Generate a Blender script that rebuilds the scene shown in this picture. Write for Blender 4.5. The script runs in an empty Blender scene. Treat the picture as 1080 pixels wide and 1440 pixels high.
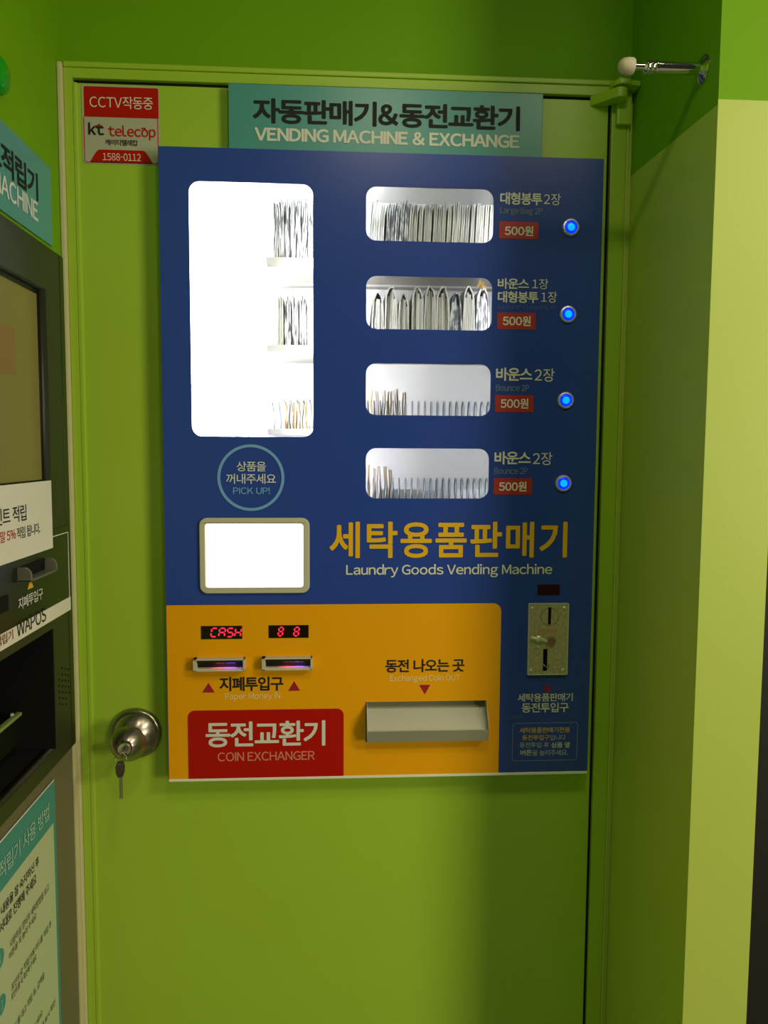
import bpy, bmesh, math, random
from mathutils import Vector, Matrix

random.seed(7)
S = bpy.context.scene
COL = S.collection

# ------------------------------------------------------------------ camera
FPX = 1081.0
YAW, PITCH, ROLL = (math.radians(a) for a in (3.47, 4.57, 0.33))
CAM = Vector((0.0, -1.2936, 1.5))
_fw = Vector((math.sin(YAW) * math.cos(PITCH), math.cos(YAW) * math.cos(PITCH), -math.sin(PITCH)))
_rt = Vector((math.cos(YAW), -math.sin(YAW), 0))
_up = _rt.cross(_fw)
RT = _rt * math.cos(ROLL) + _up * math.sin(ROLL)
UP = -_rt * math.sin(ROLL) + _up * math.cos(ROLL)
cd = bpy.data.cameras.new('camera')
cd.sensor_fit = 'VERTICAL'
cd.sensor_height = 36.0
cd.sensor_width = 27.0
cd.lens = 36.0 * FPX / 1440.0
cd.clip_start = 0.02
cam = bpy.data.objects.new('camera', cd)
mw = Matrix((RT, UP, -_fw)).transposed().to_4x4()
mw.translation = CAM
cam.matrix_world = mw
COL.objects.link(cam)
S.camera = cam

# ------------------------------------------------------------------ world, lamps, exposure
S.view_settings.view_transform = 'Standard'
S.view_settings.look = 'None'
S.view_settings.exposure = 0.0
S.view_settings.gamma = 1.0
S.view_settings.use_curve_mapping = False
S.cycles.use_denoising = True
W = bpy.data.worlds.new('room_light')
S.world = W
W.use_nodes = True
W.node_tree.nodes['Background'].inputs[0].default_value = (1.0, 0.93, 0.66, 1)
W.node_tree.nodes['Background'].inputs[1].default_value = 0.02


def lamp(name, loc, target, size, power, col=(1.0, 0.93, 0.66), size_y=None):
    d = bpy.data.lights.new(name, 'AREA')
    d.energy = power
    d.color = col
    d.shape = 'RECTANGLE' if size_y else 'SQUARE'
    d.size = size
    if size_y:
        d.size_y = size_y
    o = bpy.data.objects.new(name, d)
    o.location = loc
    o.rotation_euler = (Vector(target) - Vector(loc)).to_track_quat('-Z', 'Y').to_euler()
    COL.objects.link(o)
    return o


# ceiling lamps facing straight down: the main one stands past the corner of the recess
lamp('ceiling_lamp', (1.60, -1.50, 2.50), (1.60, -1.50, 0), 0.40, 26.5)
lamp('ceiling_lamp', (0.12, -1.10, 2.50), (0.12, -1.10, 0), 0.14, 3.4)
lamp('ceiling_lamp', (0.60, -0.95, 2.50), (0.60, -0.95, 0), 0.20, 2.0)
# added fill light from the far right, not a known source
lamp('side_fill_light', (3.0, -3.0, 1.5), (0.0, 0.0, 1.5), 0.9, 46)


# ------------------------------------------------------------------ helpers
def ray(u, v):
    return RT * ((u - 540) / FPX) - UP * ((v - 720) / FPX) + _fw


def atY(u, v, Y=0.0):
    d = ray(u, v)
    return CAM + d * ((Y - CAM.y) / d.y)


def atX(u, v, X):
    d = ray(u, v)
    return CAM + d * ((X - CAM.x) / d.x)


def lin(c):
    return tuple((x / 12.92 if x <= 0.04045 else ((x + 0.055) / 1.055) ** 2.4) for x in c)


def mat(name, col, rough=0.5, metal=0.0, noise=0.0, nscale=40.0, bump=0.0, bscale=300.0, spec=0.5, emit=None, estr=0.0):
    m = bpy.data.materials.new(name)
    m.use_nodes = True
    nt = m.node_tree
    b = nt.nodes['Principled BSDF']
    b.inputs['Base Color'].default_value = (*col, 1)
    b.inputs['Roughness'].default_value = rough
    b.inputs['Metallic'].default_value = metal
    b.inputs['Specular IOR Level'].default_value = spec
    if emit:
        b.inputs['Emission Color'].default_value = (*emit, 1)
        b.inputs['Emission Strength'].default_value = estr
    tc = nt.nodes.new('ShaderNodeTexCoord')
    if noise:
        n = nt.nodes.new('ShaderNodeTexNoise')
        n.inputs['Scale'].default_value = nscale
        n.inputs['Detail'].default_value = 4
        nt.links.new(tc.outputs['Object'], n.inputs['Vector'])
        r = nt.nodes.new('ShaderNodeMapRange')
        r.inputs['To Min'].default_value = 1 - noise
        r.inputs['To Max'].default_value = 1 + noise
        nt.links.new(n.outputs['Fac'], r.inputs['Value'])
        mx = nt.nodes.new('ShaderNodeMix')
        mx.data_type = 'RGBA'
        mx.blend_type = 'MULTIPLY'
        mx.inputs['Factor'].default_value = 1
        mx.inputs['A'].default_value = (*col, 1)
        nt.links.new(r.outputs['Result'], mx.inputs['B'])
        nt.links.new(mx.outputs['Result'], b.inputs['Base Color'])
    if bump:
        n2 = nt.nodes.new('ShaderNodeTexNoise')
        n2.inputs['Scale'].default_value = bscale
        n2.inputs['Detail'].default_value = 3
        nt.links.new(tc.outputs['Object'], n2.inputs['Vector'])
        bp = nt.nodes.new('ShaderNodeBump')
        bp.inputs['Strength'].default_value = bump
        bp.inputs['Distance'].default_value = 0.001
        nt.links.new(n2.outputs['Fac'], bp.inputs['Height'])
        nt.links.new(bp.outputs['Normal'], b.inputs['Normal'])
    return m


def print_mat(name, base, ink, scale=70.0, stretch=.35, lo=.44, hi=.56):
    """plastic film with a mottled, streaky grey print on it; every bag is cut from another place of the film"""
    m = mat(name, base, rough=0.45)
    nt = m.node_tree
    b = nt.nodes['Principled BSDF']
    tc = nt.nodes.new('ShaderNodeTexCoord')
    oi = nt.nodes.new('ShaderNodeObjectInfo')
    ml = nt.nodes.new('ShaderNodeVectorMath')
    ml.operation = 'MULTIPLY'
    ml.inputs[1].default_value = (1.6, .3, stretch)
    nt.links.new(tc.outputs['Object'], ml.inputs[0])
    ad = nt.nodes.new('ShaderNodeVectorMath')
    ad.operation = 'ADD'
    nt.links.new(ml.outputs[0], ad.inputs[0])
    nt.links.new(oi.outputs['Random'], ad.inputs[1])
    n = nt.nodes.new('ShaderNodeTexNoise')
    n.inputs['Scale'].default_value = scale
    n.inputs['Detail'].default_value = 5
    nt.links.new(ad.outputs[0], n.inputs['Vector'])
    r = nt.nodes.new('ShaderNodeValToRGB')
    r.color_ramp.elements[0].position = lo
    r.color_ramp.elements[0].color = (*ink, 1)
    r.color_ramp.elements[1].position = hi
    r.color_ramp.elements[1].color = (*base, 1)
    nt.links.new(n.outputs['Fac'], r.inputs['Fac'])
    nt.links.new(r.outputs['Color'], b.inputs['Base Color'])
    return m


def glass_mat(name):
    m = bpy.data.materials.new(name)
    m.use_nodes = True
    nt = m.node_tree
    nt.nodes.clear()
    out = nt.nodes.new('ShaderNodeOutputMaterial')
    tr = nt.nodes.new('ShaderNodeBsdfTransparent')
    tr.inputs[0].default_value = (0.97, 0.98, 0.97, 1)
    gl = nt.nodes.new('ShaderNodeBsdfGlossy')
    gl.inputs['Roughness'].default_value = 0.02
    fr = nt.nodes.new('ShaderNodeFresnel')
    fr.inputs['IOR'].default_value = 1.35
    mx = nt.nodes.new('ShaderNodeMixShader')
    nt.links.new(fr.outputs[0], mx.inputs[0])
    nt.links.new(tr.outputs[0], mx.inputs[1])
    nt.links.new(gl.outputs[0], mx.inputs[2])
    nt.links.new(mx.outputs[0], out.inputs[0])
    return m


M = {}
M['door'] = mat('door_paint', (0.40, 0.60, 0.040), 0.38, noise=0.03, nscale=6, bump=0.08, bscale=220)
M['dkgreen'] = mat('dark_green_paint', (0.18, 0.40, 0.003), 0.6, spec=0.2, noise=0.03, nscale=5, bump=0.1, bscale=180)
M['ltgreen'] = mat('yellow_green_paint', (0.52, 0.62, 0.10), 0.45, noise=0.03, nscale=5, bump=0.1, bscale=180)
M['beige'] = mat('beige_trim', (0.66, 0.60, 0.33), 0.5, noise=0.08, nscale=30)
M['gap'] = mat('gap_shade', (0.004, 0.004, 0.003), 0.9)
M['floor'] = mat('grey_floor_tile', (0.22, 0.21, 0.18), 0.5, noise=0.1, nscale=8)
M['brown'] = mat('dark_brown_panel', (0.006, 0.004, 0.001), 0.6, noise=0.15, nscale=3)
M['blue'] = mat('blue_print', (0.027, 0.068, 0.40), 0.30, bump=0.015, bscale=400)
M['yellow'] = mat('yellow_print', (0.97, 0.41, 0.001), 0.4, spec=0.3)
M['red'] = mat('red_print', (0.52, 0.004, 0.001), 0.4, spec=0.3)
M['red2'] = mat('price_red_print', (0.46, 0.035, 0.025), 0.4)
M['redtri'] = mat('arrow_red_print', (0.42, 0.01, 0.03), 0.4)
M['white_print'] = mat('white_print', (0.80, 0.79, 0.72), 0.6)
M['grey_print'] = mat('grey_print', (0.22, 0.27, 0.34), 0.45)
M['faint_print'] = mat('faint_grey_print', (0.10, 0.15, 0.42), 0.45)
M['skyblue_print'] = mat('sky_blue_print', (0.20, 0.43, 0.80), 0.45)
M['black_print'] = mat('black_print', (0.008, 0.008, 0.008), 0.7)
M['paleyellow_print'] = mat('pale_yellow_print', (0.95, 0.78, 0.36), 0.45)
M['gold_print'] = mat('golden_print', (0.92, 0.50, 0.01), 0.4)
M['salmon_print'] = mat('salmon_print', (0.80, 0.26, 0.18), 0.45)
M['teal'] = mat('teal_sign', (0.085, 0.34, 0.33), 0.32)
M['case'] = mat('white_enamel', (0.72, 0.71, 0.62), 0.4)
M['shelf'] = mat('ivory_shelf', (0.34, 0.33, 0.30), 0.5)
M['lip'] = mat('cream_folded_lip', (0.92, 0.90, 0.76), 0.35)
M['interior'] = mat('white_interior', (0.80, 0.80, 0.79), 0.5)
M['tray_metal'] = mat('tray_metal', (0.46, 0.44, 0.35), 0.38, metal=0.3, noise=0.05, nscale=20)
M['chrome'] = mat('chrome', (0.72, 0.71, 0.68), 0.08, metal=1.0)
M['ring'] = mat('satin_silver', (0.75, 0.75, 0.74), 0.35, metal=0.55)
M['steel'] = mat('brushed_steel', (0.36, 0.32, 0.26), 0.27, metal=1.0, noise=0.05, nscale=60)
M['coinplate'] = mat('brass_tinted_steel', (0.62, 0.55, 0.34), 0.45, metal=0.5, noise=0.5, nscale=260, bump=0.5, bscale=420)
M['coinedge'] = mat('pale_steel_edge', (0.85, 0.83, 0.66), 0.35, metal=0.5)  # paler steel for rim, label border, lever arm, peg and screws
M['coil'] = mat('coil_wire', (0.26, 0.30, 0.34), 0.3, metal=0.7)
M['bag'] = mat('white_plastic_bag', (0.50, 0.49, 0.42), 0.45, noise=0.10, nscale=45, bump=0.3, bscale=90)
M['bag2'] = mat('grey_white_plastic_bag', (0.42, 0.42, 0.37), 0.45, noise=0.14, nscale=60, bump=0.3, bscale=90)
M['bagprint'] = print_mat('printed_plastic_bag', (0.55, 0.56, 0.53), (0.13, 0.14, 0.16), 130, .45)
M['bagprint2'] = print_mat('streak_printed_bag', (0.44, 0.44, 0.42), (0.012, 0.013, 0.018), 300, .12, .42, .56)
M['bag3'] = mat('dull_plastic_bag', (0.26, 0.26, 0.22), 0.45, noise=0.3, nscale=80)
M['sheet'] = mat('white_dryer_sheet', (0.62, 0.54, 0.46), 0.6, noise=0.06, nscale=60)
M['tan'] = mat('tan_sheet', (0.52, 0.38, 0.22), 0.6, noise=0.1, nscale=60)
M['tan2'] = mat('tan_packet', (0.34, 0.22, 0.10), 0.6, noise=0.2, nscale=90)
M['goldfoil'] = mat('gold_foil', (0.60, 0.42, 0.14), 0.3, metal=0.7)
M['light'] = mat('led_panel', (0.9, 0.9, 0.9), 0.5, emit=(1.0, 0.98, 0.95), estr=22.0)
M['strip'] = mat('light_strip', (.9, .9, .9), .5, emit=(1.0, .98, .97), estr=84.0)
M['fillstrip'] = mat('side_fill_strip', (.9, .9, .9), .5, emit=(1.0, .98, .97), estr=17.0)  # glow of the added strip right of the product windows
M['portglow'] = mat('flap_glow', (0.9, 0.9, 0.9), 0.5, emit=(1.0, 0.98, 0.95), estr=2.5)
M['glass'] = glass_mat('clear_pane')
M['ledblue'] = mat('blue_lens', (0.0, 0.02, 0.4), 0.15, emit=(0.0, 0.03, 1.0), estr=0.9)
M['ledcyan'] = mat('blue_lamp_core', (0.0, 0.1, 0.5), 0.2, emit=(0.0, 0.30, 1.0), estr=1.6)
M['dispblack'] = mat('display_black', (0.012, 0.003, 0.003), 0.25)
M['dispmaroon'] = mat('display_maroon', (0.030, 0.003, 0.002), 0.3)
M['ledred'] = mat('red_segment', (0.3, 0.0, 0.0), 0.4, emit=(1.0, 0.02, 0.06), estr=1.5)
M['plastic'] = mat('ivory_plastic', (0.62, 0.58, 0.42), 0.45)
M['slotdark'] = mat('slot_dark', (0.01, 0.008, 0.008), 0.5)
M['glowred'] = mat('red_slot_lamp', (0.3, 0, 0), 0.5, emit=(1.0, 0.06, 0.16), estr=9.0)
M['glowviolet'] = mat('violet_slot_lamp', (0.1, 0, 0.3), 0.5, emit=(0.30, 0.06, 1.0), estr=14.0)
M['kiosk'] = mat('black_green_enamel', (0.025, 0.029, 0.012), 0.42, noise=0.05, nscale=20)
M['kioskdark'] = mat('gloss_black_panel', (0.010, 0.014, 0.006), 0.3)
M['cavity'] = mat('matte_black', (0.006, 0.006, 0.005), 0.85, spec=0.2)
M['screen'] = mat('dim_screen', (0.10, 0.09, 0.03), 0.3, emit=(0.85, 0.70, 0.12), estr=0.085)
M['screentile'] = mat('dim_screen_tile', (0.12, 0.07, 0.03), 0.3, emit=(0.95, 0.50, 0.12), estr=0.085)
M['screenframe'] = mat('screen_surround', (0.012, 0.010, 0.005), 0.35)
M['paper'] = mat('white_paper', (0.78, 0.75, 0.60), 0.6)
M['stickerpaper'] = mat('sticker_paper', (0.50, 0.48, 0.36), 0.6)
M['posterpaper'] = mat('poster_paper', (0.56, 0.60, 0.38), 0.5)
M['postergreen'] = mat('poster_teal', (0.055, 0.29, 0.27), 0.45)
M['greypanel'] = mat('taupe_metal', (0.17, 0.14, 0.085), 0.5, noise=0.04, nscale=12)
M['greyplastic'] = mat('grey_plastic', (0.13, 0.12, 0.09), 0.4)
M['rubber'] = mat('cream_rubber', (0.62, 0.52, 0.40), 0.55)
M['dome'] = mat('green_dome', (0.01, 0.36, 0.01), 0.12)
M['keymetal'] = mat('nickel_key', (0.50, 0.46, 0.36), 0.28, metal=1.0)
M['keydark'] = mat('dark_key', (0.16, 0.13, 0.10), 0.4, metal=0.9, noise=0.5, nscale=350)

ORG = {}


def empty(name, label=None, cat=None, loc=(0, 0, 0), group=None, kind=None, parent=None):
    o = bpy.data.objects.new(name, None)
    o.empty_display_size = 0.03
    COL.objects.link(o)
    if parent:
        o.parent = parent
        o.location = Vector(loc) - ORG[parent]
    else:
        o.location = loc
    ORG[o] = Vector(loc)
    tag(o, label, cat, group, kind)
    return o


def tag(o, label=None, cat=None, group=None, kind=None):
    for k, v in (('label', label), ('category', cat), ('group', group), ('kind', kind)):
        if v:
            o[k] = v
    return o


def link(name, me, m, parent=None, origin=None, label=None):
    """world-space mesh -> one object; origin = its base"""
    mats = m if isinstance(m, (list, tuple)) else [m]
    for x in mats:
        me.materials.append(x)
    if origin is None:
        if parent is not None:
            origin = ORG[parent]
        else:
            xs = [v.co for v in me.vertices]
            origin = Vector(((min(v.x for v in xs) + max(v.x for v in xs)) / 2,
                             (min(v.y for v in xs) + max(v.y for v in xs)) / 2, min(v.z for v in xs)))
    origin = Vector(origin)
    me.transform(Matrix.Translation(-origin))
    o = bpy.data.objects.new(name, me)
    COL.objects.link(o)
    ORG[o] = origin
    if parent is not None:
        o.parent = parent
        o.location = origin - ORG[parent]
    else:
        o.location = origin
    if label:
        o['label'] = label
    return o


def done(bm, name, m, parent=None, smooth=False, origin=None, label=None, recalc=True):
    if recalc:
        bmesh.ops.recalc_face_normals(bm, faces=bm.faces)
    me = bpy.data.meshes.new(name)
    bm.to_mesh(me)
    bm.free()
    if smooth:
        for p in me.polygons:
            p.use_smooth = True
    return link(name, me, m, parent, origin, label)


def add_box(bm, lo, hi, bev=0.0, seg=2, mi=0):
    b = bmesh.new()
    bmesh.ops.create_cube(b, size=1)
    c = [(lo[i] + hi[i]) / 2 for i in range(3)]
    d = [abs(hi[i] - lo[i]) for i in range(3)]
    for v in b.verts:
        v.co = Vector((c[0] + v.co.x * d[0], c[1] + v.co.y * d[1], c[2] + v.co.z * d[2]))
    if bev:
        bmesh.ops.bevel(b, geom=list(b.edges), offset=bev, segments=seg, profile=0.6, affect='EDGES')
    for f in b.faces:
        f.material_index = mi
    me = bpy.data.meshes.new('tmp')
    b.to_mesh(me)
    b.free()
    bm.from_mesh(me)
    bpy.data.meshes.remove(me)


def box(name, lo, hi, m, parent=None, bev=0.0, **k):
    bm = bmesh.new()
    add_box(bm, lo, hi, bev)
    return done(bm, name, m, parent, **k)


def add_lathe(bm, prof, origin, axis, seg=32):
    """prof: (r, t) along axis"""
    a = Vector(axis).normalized()
    q = a.to_track_quat('Z', 'Y')
    rings = []
    for r, t in prof:
        ring = []
        for i in range(seg):
            an = 2 * math.pi * i / seg
            ring.append(bm.verts.new(Vector(origin) + q @ Vector((max(r, 1e-5) * math.cos(an), max(r, 1e-5) * math.sin(an), t))))
        rings.append(ring)
    for k in range(len(rings) - 1):
        for i in range(seg):
            j = (i + 1) % seg
            bm.faces.new((rings[k][i], rings[k][j], rings[k + 1][j], rings[k + 1][i]))
    bm.faces.new(rings[0])
    bm.faces.new(rings[-1])


def lathe(name, prof, origin, axis, m, parent=None, seg=32, smooth=True, **k):
    bm = bmesh.new()
    add_lathe(bm, prof, origin, axis, seg)
    o = done(bm, name, m, parent, smooth=smooth, **k)
    o.data.set_sharp_from_angle(angle=math.radians(40))
    return o


def add_tube(bm, pts, r, seg=8, closed=False):
    n = len(pts)
    rings = []
    prev = None
    for i, p in enumerate(pts):
        p = Vector(p)
        a = Vector(pts[(i + 1) % n]) if (closed or i < n - 1) else p
        b = Vector(pts[i - 1]) if (closed or i > 0) else p
        t = (a - b).normalized()
        ref = prev if prev is not None else (Vector((0, 0, 1)) if abs(t.z) < 0.9 else Vector((0, 1, 0)))
        u = (ref - t * ref.dot(t)).normalized()
        prev = u
        w = t.cross(u)
        rings.append([bm.verts.new(p + (u * math.cos(2 * math.pi * k / seg) + w * math.sin(2 * math.pi * k / seg)) * r) for k in range(seg)])
    for i in range(n if closed else n - 1):
        A, B = rings[i], rings[(i + 1) % n]
        for k in range(seg):
            l = (k + 1) % seg
            bm.faces.new((A[k], A[l], B[l], B[k]))
    if not closed:
        bm.faces.new(rings[0])
        bm.faces.new(rings[-1])


# planes: 'P' looks along +Y (u = X, v = Z), 'L' looks along -X (u = Y, v = Z)
def place(plane, u, v, w):
    if plane == 'P':
        return Vector((u, w, v))
    if plane == 'L':
        return Vector((w, u, v))
    return Vector((u, v, w))


def rrect(u0, v0, u1, v1, r=0.0, seg=6, corners=(1, 1, 1, 1)):
    """bl, br, tr, tl"""
    if r <= 0:
        return [(u0, v0), (u1, v0), (u1, v1), (u0, v1)]
    out = []
    for (cx, cy, a0, on, px, py) in ((u0 + r, v0 + r, 180, corners[0], u0, v0), (u1 - r, v0 + r, 270, corners[1], u1, v0),
                                     (u1 - r, v1 - r, 0, corners[2], u1, v1), (u0 + r, v1 - r, 90, corners[3], u0, v1)):
        if not on:
            out.append((px, py))
            continue
        for i in range(seg + 1):
            a = math.radians(a0 + 90 * i / seg)
            out.append((cx + r * math.cos(a), cy + r * math.sin(a)))
    return out


def circ(cu, cv, r, n=40, rv=None):
    return [(cu + r * math.cos(2 * math.pi * i / n), cv + (rv or r) * math.sin(2 * math.pi * i / n)) for i in range(n)]


def plate_mesh(loops, w0, w1, plane):
    """filled outline with holes, given thickness from w0 to w1"""
    c = bpy.data.curves.new('outline', 'CURVE')
    c.dimensions = '2D'
    c.fill_mode = 'BOTH'
    c.extrude = abs(w1 - w0) / 2
    for lp in loops:
        s = c.splines.new('POLY')
        s.points.add(len(lp) - 1)
        for p, (u, v) in zip(s.points, lp):
            p.co = (u, v, 0, 1)
        s.use_cyclic_u = True
    o = bpy.data.objects.new('outline', c)
    COL.objects.link(o)
    dg = bpy.context.evaluated_depsgraph_get()
    dg.update()
    me = bpy.data.meshes.new_from_object(o.evaluated_get(dg))
    bpy.data.objects.remove(o)
    bpy.data.curves.remove(c)
    me.materials.clear()
    mid = (w0 + w1) / 2
    for v in me.vertices:
        v.co = place(plane, v.co.x, v.co.y, mid + v.co.z)
    bm = bmesh.new()
    bm.from_mesh(me)
    bmesh.ops.remove_doubles(bm, verts=bm.verts, dist=1e-6)
    bmesh.ops.recalc_face_normals(bm, faces=bm.faces)
    bm.to_mesh(me)
    bm.free()
    return me


def plate(name, loops, w0, w1, m, parent=None, plane='P', **k):
    return link(name, plate_mesh(loops, w0, w1, plane), m, parent, **k)


_GL = {}


def _glyph(ch):
    """outline of one letter: vertices, faces, left and right edge"""
    if ch == 'I':
        return ([(0, 0), (.088, 0), (.088, .735), (0, .735)], [(0, 1, 2, 3)], 0.0, .088)
    if ch not in _GL:
        full = chr(ord(ch) + 0xFEE0) if 33 <= ord(ch) <= 126 else ch
        c = bpy.data.curves.new('letter', 'FONT')
        c.body = full
        c.resolution_u = 4
        o = bpy.data.objects.new('letter', c)
        COL.objects.link(o)
        dg = bpy.context.evaluated_depsgraph_get()
        dg.update()
        me = bpy.data.meshes.new_from_object(o.evaluated_get(dg))
        bpy.data.objects.remove(o)
        bpy.data.curves.remove(c)
        vs = [(v.co.x, v.co.y) for v in me.vertices]
        fs = [tuple(p.vertices) for p in me.polygons]
        bpy.data.meshes.remove(me)
        _GL[ch] = (vs, fs, min(x for x, y in vs), max(x for x, y in vs))
    return _GL[ch]


_THIN = {'A': .012, 'V': .008, 'W': .008, 'T': .02, 'Y': .008, 'v': .01, 'w': .012, 'y': .01, 'x': .012, 'k': .03, 'X': .012, 'c': .03, 'o': .038, 'e': .036, 't': .015, 'r': .02, '7': .03}
ADV = 0.855


def text_mesh(body, u0, v0, u1, v1, w, plane='P', bold=0.0, adv=ADV):
    """lettering fitted into the rectangle; bold thickens every stroke (share of the letter size)"""
    pen = 0.0
    vs, fs = [], []
    for ch in body:
        if ch == ' ':
            pen += .24
            continue
        gv, gf, a, b = _glyph(ch)
        if ch == '-':
            gv, a, b = [(x * .45, y) for x, y in gv], a * .45, b * .45
        n = len(vs)
        if ord(ch) < 128:
            sb = _THIN.get(ch, .045)
            dx = pen + sb - a
            pen += (b - a) + 2 * sb
        else:
            dx = pen
            pen += adv
        vs += [(x + dx, y) for x, y in gv]
        fs += [tuple(i + n for i in f) for f in gf]
    xs, ys = [p[0] for p in vs], [p[1] for p in vs]
    a, b, e, f = min(xs) - bold, max(xs) + bold, min(ys) - bold, max(ys) + bold
    sgn = -1 if plane == 'P' else 1
    offs = [(0, 0)]
    if bold:
        k = 8 if bold < .02 else 12
        offs += [(bold * math.cos(2 * math.pi * i / k), bold * math.sin(2 * math.pi * i / k)) for i in range(k)]
    V, F = [], []
    for j, (ox, oy) in enumerate(offs):
        n = len(V)
        V += [place(plane, u0 + (x + ox - a) / (b - a) * (u1 - u0), v0 + (y + oy - e) / (f - e) * (v1 - v0), w + sgn * j * .000015) for x, y in vs]
        F += [tuple(i + n for i in q) for q in fs]
    me = bpy.data.meshes.new('letters')
    me.from_pydata(V, [], F)
    bm = bmesh.new()
    bm.from_mesh(me)
    nrm = place(plane, 0, 0, 1) * sgn
    for fc in bm.faces:
        fc.normal_update()
        if fc.normal.dot(nrm) < 0:
            fc.normal_flip()
    bm.to_mesh(me)
    bm.free()
    return me


def pbox(x0, y0, x1, y1, Y):
    """box seen in the photo -> rectangle on the plane at depth Y"""
    xm, ym = (x0 + x1) / 2, (y0 + y1) / 2
    return atY(x0, ym, Y).x, atY(xm, y1, Y).z, atY(x1, ym, Y).x, atY(xm, y0, Y).z


def ptext(body, x0, y0, x1, y1, m, parent, Y, bold=0.0, name='lettering', adv=ADV):
    u0, v0, u1, v1 = pbox(x0, y0, x1, y1, Y)
    return link(name, text_mesh(body, u0, v0, u1, v1, Y, 'P', bold, adv), M[m], parent)


def ltext(body, xl, xr, yt, yb, X, m, parent, bold=0.0, name='lettering'):
    """lettering on a wall facing +X; yt, yb are read at its right end xr"""
    u0 = atX(xl, (yt + yb) / 2, X).y
    a, b = atX(xr, yt, X), atX(xr, yb, X)
    return link(name, text_mesh(body, u0, b.z, a.y, a.z, X, 'L', bold), M[m], parent)


# ------------------------------------------------------------------ the room
YD = -0.020                 # front face of the door leaf
XL, XR = -0.4332, 0.4795    # side walls of the recess
YB = -0.008                  # face of the wall above the door
YF = -0.311                 # front face beside the recess
struct = lambda o: tag(o, kind='structure')
struct(box('floor', (-2.5, -3.0, -0.05), (2.6, 0.2, 0.0), M['floor']))
# wall above the door
struct(box('wall_back', (XL - 0.1, YB, 2.0985), (XR + 0.1, 0.35, 2.75), M['dkgreen']))
# left wall with the opening the kiosk is built into
KY0, KY1 = -0.49, -0.083     # kiosk from near to far
KZ0, KZ1 = 1.02, 1.80
lw = plate_mesh([[(-2.8, 0.0), (0.10, 0.0), (0.10, 2.75), (-2.8, 2.75)],
                 rrect(KY0 + .02, KZ0 + .02, KY1 - .012, KZ1 - .02)], XL - 0.22, XL, 'L')
struct(link('wall_left', lw, M['dkgreen']))
# right side of the recess: dark green over yellow green, the paint edge runs along the wall
zA, zB = atX(1017, 140, XR).z, atX(883, 249, XR).z
XE = 0.571
zP = atY(1050, 141, YF).z
bm = bmesh.new()


def wall_piece(bm, z0a, z0b, z1a, z1b, mi):
    vs = []
    for X in (XR, XR + 0.05):
        for (y, z) in ((YF + .0005, z0a), (0.05, z0b), (0.05, z1b), (YF + .0005, z1a)):
            vs.append(bm.verts.new((X, y, z)))
    for f in ((0, 1, 2, 3), (4, 5, 6, 7), (0, 1, 5, 4), (1, 2, 6, 5), (2, 3, 7, 6), (3, 0, 4, 7)):
        bm.faces.new([vs[i] for i in f]).material_index = mi


wall_piece(bm, 0, 0, zA, zB, 1)
wall_piece(bm, zA, zB, 2.75, 2.75, 0)
struct(done(bm, 'wall_right', [M['dkgreen'], M['ltgreen']]))
# front wall beside the recess
bm = bmesh.new()
add_box(bm, (XR, YF - .0005, 0), (XE, YF + .0004, zP), mi=1)
add_box(bm, (XR, YF - .0005, zP), (XE, YF + .0004, 2.75), mi=0)
add_box(bm, (XR + .0505, YF + .0004, 0), (XE, .05, 2.75), mi=1)
struct(done(bm, 'wall_front', [M['dkgreen'], M['ltgreen']]))
# dark passage beyond the corner
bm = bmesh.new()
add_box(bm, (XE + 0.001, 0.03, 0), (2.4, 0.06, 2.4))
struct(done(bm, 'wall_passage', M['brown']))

# door frame (structure): jambs, head, beige edge strips
FZ = 2.0945
bm = bmesh.new()
leafL, leafR, leafT = -0.4120, 0.4384, 2.0680
gapR, frR, gapT = 0.4440, 0.4690, 2.0742
add_box(bm, (XL + 0.0085, YD - 0.004, 0), (leafL - 0.0002, YD + 0.06, FZ - 0.005), 0.0006)
add_box(bm, (gapR, YD - 0.004, 0), (frR, YD + 0.06, FZ - 0.005), 0.0012)
add_box(bm, (leafL - 0.001, YD - 0.004, gapT), (gapR, YD + 0.06, FZ - 0.005), 0.0012)
struct(done(bm, 'trim_1', M['door']))
bm = bmesh.new()
add_box(bm, (XL + 0.0005, YD - 0.012, 0), (XL + 0.0080, YD + 0.06, FZ), 0.002)
struct(done(bm, 'trim_2', M['beige']))
struct(box('trim_3', (XL + 0.009, YD - 0.007, FZ - 0.005), (XR - 0.001, YD + 0.06, FZ + 0.003), M['door'], bev=0.0015))
bm = bmesh.new()
add_box(bm, (frR + .0003, YD - 0.0045, 0), (frR + .0040, YD + 0.06, FZ - 0.006), 0.001)
add_box(bm, (frR + .0040, YD - 0.001, 0), (XR - 0.0005, YD + 0.06, FZ - 0.006))
struct(done(bm, 'trim_4', M['ltgreen']))
# beige edge of the wall lining below the kiosk
struct(box('trim_5', (XL + 0.0002, YD - 0.026, 0.0), (XL + 0.0042, YD - 0.0125, 1.03), M['beige'], bev=0.001))
# black strips that paint the shade in the gaps round the leaf
bm = bmesh.new()
add_box(bm, (leafR + .0002, YD + 0.004, 0), (gapR - .0002, YD + 0.02, gapT - .0002))
add_box(bm, (leafL, YD + 0.004, leafT + .0002), (gapR - .0002, YD + 0.02, gapT - .0002))
struct(done(bm, 'trim_6', M['gap']))

# ------------------------------------------------------------------ door leaf
door = empty('door_1', kind='structure', loc=(0.0, YD, 0.01))
PX0, PX1, PZ0, PZ1 = -0.2765, 0.4237, 0.955, 1.9655
me = plate_mesh([[(leafL, 0.01), (leafR, 0.01), (leafR, leafT), (leafL, leafT)],
                 rrect(PX0 + .012, PZ0 + .02, PX1 - .012, PZ1 - .02)], YD, YD + 0.042, 'P')
link('leaf', me, M['door'], door)
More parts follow.
